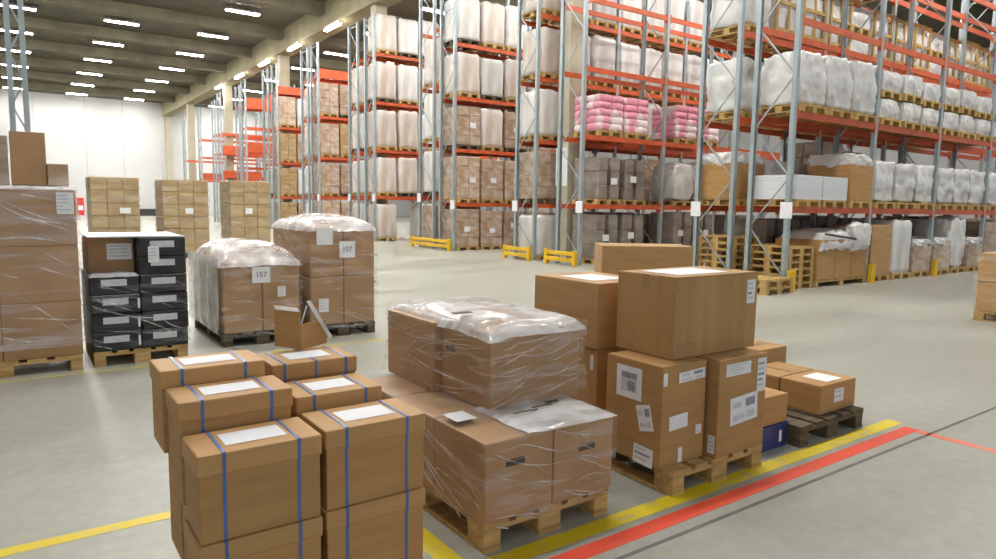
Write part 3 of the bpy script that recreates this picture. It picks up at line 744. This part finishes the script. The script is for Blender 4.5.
carton('tall pale cardboard box behind the wrapped load, above its twin', 3.05, 3.6, 3.17, 3.83, .692, 1.125, 'card_pale', 'y', labels=[('T', 3.3, 3.5, .3, .35, 'plain')])
carton('wide cardboard box standing behind the largest box, near rack aisle', -.47, .47, -.28, .28, 0, .6, 'card_pale', 'x').matrix_world  # placed below
FB = bpy.data.objects[-1] if False else None
for o in COL.objects:
    if o.get('label', '').startswith('wide cardboard box standing'): o.location = (5.48, 5.05, .62); o.rotation_euler = (0, 0, -.62)
carton('lower wide cardboard box carrying the wide box near rack aisle', -.5, .5, -.27, .27, 0, .472, 'card_dark', 'x')
for o in COL.objects:
    if o.get('label', '').startswith('lower wide'): o.location = (5.48, 5.05, .1445); o.rotation_euler = (0, 0, -.62)
pt = pallet_thing('wooden pallet under the two wide boxes behind the largest box', -.55, .55, -.35, .35); pt.location = (5.48, 5.05, 0); pt.rotation_euler = (0, 0, -.62)

# dark pallet with low boxes, and the blue bin
pallet_thing('dark weathered pallet at the right end of the yellow line', 4.31, 5.15, 2.47, 3.27, 'wood_grey')
carton('low cardboard box with white top sheet on the dark pallet', 4.68, 5.17, 2.55, 2.87, Z, .357, 'card', 'y', labels=[('F', 4.93, .262, .13, .1, 'text'), ('T', 4.95, 2.70, .22, .2, 'plain')], tape=False)
carton('low cardboard box behind the sheet-topped one on dark pallet', 4.68, 5.17, 2.885, 3.2, Z, .355, 'card', 'y')
carton('square cardboard box on the floor behind the dark pallet', 4.97, 5.45, 3.30, 3.65, 0, .44, 'card', 'x')
t = thing('storage_bin', 'blue plastic bin on the floor under a small carton', 'bin', (4.12, 2.76, 0))
bm = bmesh.new(); add_box(bm, -.16, .16, -.2, -.19, 0, .17); add_box(bm, -.16, .16, .19, .2, 0, .17); add_box(bm, -.16, -.15, -.19, .19, 0, .17); add_box(bm, .15, .16, -.19, .19, 0, .17); add_box(bm, -.15, .15, -.19, .19, 0, .01)
part('body', bm, 'bluebin', t)
bm = bmesh.new(); add_box(bm, -.17, .17, -.21, .21, .15, .172); part('rim', bm, 'bluebin', t)
paper_label(t, 'F', -.2, .09, .08, .03, .08, 'plain')
carton('small cardboard box sitting on the blue bin', 3.96, 4.28, 2.56, 2.96, .1735, .37, 'card', 'x')

# stack at the right picture edge
t = thing('wrapped_pallet', 'film-wrapped brown cartons at the right picture edge', 'wrapped pallet', (12.37, 3.52, 0))
pa = link('pallet', None, t); build_pallet(pa, 1.2, 1.25)
for k in range(2):
    for j in range(2):
        bm = bmesh.new(); add_box(bm, -.6, .6, -.62 + j * .62 + .003, j * .62 - .003, .1445 + k * .44 + .002, .1445 + (k + 1) * .44 - .002, bev=.012); part('carton', bm, 'card_pale', t)
film_part('stretch_film', 'film_light', 1.23, 1.27, .92, (0, 0, .12), amp=.012, seed=15, cuts=18, parent=t)

# ------------------------------------------------------------------ left row of wrapped pallets
t = thing('wrapped_pallet', 'big film-wrapped brown carton stack at the left picture edge', 'wrapped pallet', (-.13, 7.9, 0))
pa = link('pallet', None, t); build_pallet(pa, 1.22, .84)
for k in range(3):
    for i in range(2):
        bm = bmesh.new(); add_box(bm, -.62 + i * .62 + .002, -.62 + (i + 1) * .62 - .002, -.42, .42, .1445 + k * .518 + .001, .1445 + (k + 1) * .518 - .001, bev=.008, seg=2); part('carton', bm, 'card_wrap', t)
film_part('stretch_film', 'film_side', 1.252, .852, 1.47, (0, 0, .24), amp=.010, seed=21, cuts=28, parent=t, streak=(1, 1, 5), slant=.25, folds=34, fw=3)
sheet('top_film', 'film_top', -.63, .63, -.43, .43, 1.722, .008, .0, 24, t, n=16, droop=.03)
paper_label(t, 'F', -.462, .53, 1.575, .135, .2, 'text')
carton('brown cardboard box standing on top of the big left stack', 0.01, .28, 7.62, 7.98, 1.735, 2.215, 'card_wrap', 'x')
carton('purplish wrapped box on the big left stack at picture edge', -.36, -.005, 7.6, 8.0, 1.735, 2.17, 'wrap_brown', 'x', tape=False)
carton('small printed box on the right end of the big left stack', .285, .45, 7.6, 7.95, 1.735, 1.935, 'wrap_brown', 'x', tape=False)

# black cartons on a pallet
t = thing('wrapped_pallet', 'black printed cartons stacked on a pallet beside the big left stack', 'wrapped pallet', (.995, 8.0, 0))
pa = link('pallet', None, t); build_pallet(pa, .84, 1.0)
rb = random.Random(3)
for i in range(2):
    n = 4 if i == 0 else 6
    for k in range(n):
        z0, z1 = .1445 + k * .184, .1445 + (k + 1) * .184 - .003
        a = -.43 + i * .43 + rb.uniform(-.006, .006)
        bm = bmesh.new(); add_box(bm, a + .003, a + .427, -.5 + rb.uniform(-.008, .004), -.02, z0, z1, bev=.008); c = part('carton', bm, 'black', t)
        bm = bmesh.new(); add_box(bm, a + .10, a + .32, -.5105, -.5095, z0 + .085, z0 + .15); part('printed_panel', bm, 'print_soft', c)
        if k < 3 and i == 0: bm = bmesh.new(); add_box(bm, a + .40, a + .42, -.511, -.5095, z0 + .04, z0 + .14); part('white_strip', bm, 'paper', c)
for k in range(6):
    for i in range(2):
        if i == 0 and k >= 4: continue
        bm = bmesh.new(); add_box(bm, -.43 + i * .43 + .003, i * .43 - .003, -.01, .48, .1445 + k * .184, .1445 + (k + 1) * .184 - .003, bev=.008); part('carton', bm, 'black', t)
bm = bmesh.new(); add_box(bm, -.42, -.01, -.25, .3, .885, 1.235, bev=.01); c = part('carton', bm, 'card_wrap', t); c['label'] = 'brown carton among the black ones'
bm = bmesh.new(); add_box(bm, -.43, .42, -.49, .47, 1.251, 1.262); part('top_sheet', bm, 'paper', t)
paper_label(t, 'F', -.252, -.14, 1.10, .22, .16, 'rows'); paper_label(t, 'F', -.512, .13, 1.08, .1, .16, 'text')
sheet('top_film', 'film_milk', -.43, .0, -.51, -.2, .892, .01, .01, 31, t, n=12, droop=.03)
film_part('stretch_film', 'film_dark', .885, 1.03, .74, (0, -.005, .14), amp=.005, seed=33, cuts=18, parent=t, folds=26, fw=2.2)

# wrapped pallets of the middle distance
def wrapped(label, cx, y0, w, d, h, nx, ny, nk, seed, film='film', card='card_wrap', labels=(), dome=.08, top=True, amp=.012, taper=False):
    t = thing('wrapped_pallet', label, 'wrapped pallet', (cx, y0 + d / 2, 0))
    pa = link('pallet', None, t); build_pallet(pa, w, d, 'wood_grey')
    for i in range(nx):
        for j in range(ny):
            for k in range(nk):
                q = .003; hh = (h - .1445) / nk
                bm = bmesh.new(); add_box(bm, -w / 2 + i * w / nx + q, -w / 2 + (i + 1) * w / nx - q, -d / 2 + j * d / ny + q, -d / 2 + (j + 1) * d / ny - q, .1445 + k * hh + .002, .1445 + (k + 1) * hh - .002, bev=.012); part('carton', bm, card, t)
    film_part('stretch_film', film, w + .03, d + .03, h - .07, (0, 0, .08), amp=amp, seed=seed, cuts=22, parent=t, streak=(1.5, 1.5, 7), slant=.4, folds=26, fw=1.8)
    if top: sheet('top_film', 'film_top', -w / 2 - .03, w / 2 + .03, -d / 2 - .03, d / 2 + .03, h + .02, .014, dome, seed, t, droop=.07)
    put_labels(t, [(l[0], l[1], l[2], l[3], l[4]) + tuple(l[5:]) for l in labels], cx, y0 + d / 2, 0, w + .11, d + .12, h)
    return t
t = wrapped('low film-wrapped carton load with bulging white plastic top', 2.27, 7.8, .86, 1.5, .94, 2, 3, 1, 41, labels=[('F', 2.244, .80, .2, .18, 'plain'), ('F', 2.47, .6, .09, .12, 'rows')], dome=.2)
b = bmesh.new(); V = {}
for i in range(25):
    for j in range(15):
        y, z = -.78 + i * .065, .15 + j * .06
        V[i, j] = b.verts.new((-.475 - .02 * ridge((y, z * .5, 0), 3, 4) * (1 - j / 18), y, z))
for i in range(24):
    for j in range(14): b.faces.new((V[i, j], V[i + 1, j], V[i + 1, j + 1], V[i, j + 1]))
part('draped_film', b, 'film_milk', t, smooth=True)
number_text(t, '157', -.026, -.814, .80, .085)
t = wrapped('taller film-wrapped carton load beside the low bulging one', 3.245, 7.8, .83, 1.4, 1.32, 2, 2, 2, 43, labels=[('F', 2.99, 1.22, .2, .2, 'plain'), ('F', 3.27, 1.06, .2, .2, 'plain'), ('F', 2.97, .40, .12, .16, 'rows')], dome=.12)
number_text(t, '157', .025, -.764, 1.06, .085)
tan = dict(film='film_light', card='wrap_tan', dome=0, top=False)
wrapped('distant tan carton stack left of the other two, against white wall', 2.28, 21, 1.16, 1.2, 2.2, 3, 3, 6, 51, labels=[('F', 2.5, 1.315, .26, .15, 'plain')], **tan)
wrapped('distant tan carton stack in the middle of three', 4.0, 20.8, 1.20, 1.2, 2.18, 3, 3, 6, 52, labels=[('F', 4.07, 1.317, .21, .16, 'plain')], **tan)
wrapped('distant tan carton stack nearest the racks, right of three', 5.77, 20.8, 1.15, 1.2, 2.2, 3, 3, 6, 53, labels=[('F', 5.704, 1.33, .2, .17, 'plain')], **tan)

# tall upright frame on the left
t = thing('upright_frame', 'tall galvanised upright frame rising behind the left stack', 'rack frame', (.2, 10.0, 0))
for (x, y) in ((0, 0), (-.14, .0)):
    bm = bmesh.new(); add_box(bm, x - .03, x + .03, y - .03, y + .03, 0, 10.9); part('post', bm, 'steel', t)
bm = bmesh.new(); z = .3; i = 0
while z < 10.6:
    a, b = (0, -.14) if i % 2 else (-.14, 0); add_bar(bm, (a, 0, z), (b, 0, z + .3), .01); z += .3; i += 1
part('bracing', bm, 'steel', t)

# ------------------------------------------------------------------ light from outside, camera
w = bpy.data.worlds.new('world'); S.world = w; w.use_nodes = True
bg = w.node_tree.nodes['Background']; bg.inputs[0].default_value = (.93, .97, 1.0, 1); bg.inputs[1].default_value = .55

F = 681.8; pitch = math.radians(6.24); roll = math.radians(.882); az = math.radians(54.57)
fw = Vector((math.cos(az) * math.cos(pitch), math.sin(az) * math.cos(pitch), -math.sin(pitch)))
r0 = Vector((math.sin(az), -math.cos(az), 0)); u0 = r0.cross(fw)
rt = r0 * math.cos(roll) + u0 * math.sin(roll); up = -r0 * math.sin(roll) + u0 * math.cos(roll)
cam = bpy.data.cameras.new('camera'); cam.sensor_width = 36; cam.lens = F * 36 / 996; cam.clip_end = 300
co = bpy.data.objects.new('camera', cam); COL.objects.link(co)
co.matrix_world = Matrix(((rt.x, up.x, -fw.x, 0), (rt.y, up.y, -fw.y, 0), (rt.z, up.z, -fw.z, 1.62), (0, 0, 0, 1)))
S.camera = co
vs = S.view_settings; vs.view_transform = 'Standard'; vs.look = 'None'; vs.exposure = 0.12; vs.gamma = 1.0; vs.use_curve_mapping = False
S.cycles.use_denoising = True
S.cycles.max_bounces = 8; S.cycles.transparent_max_bounces = 24
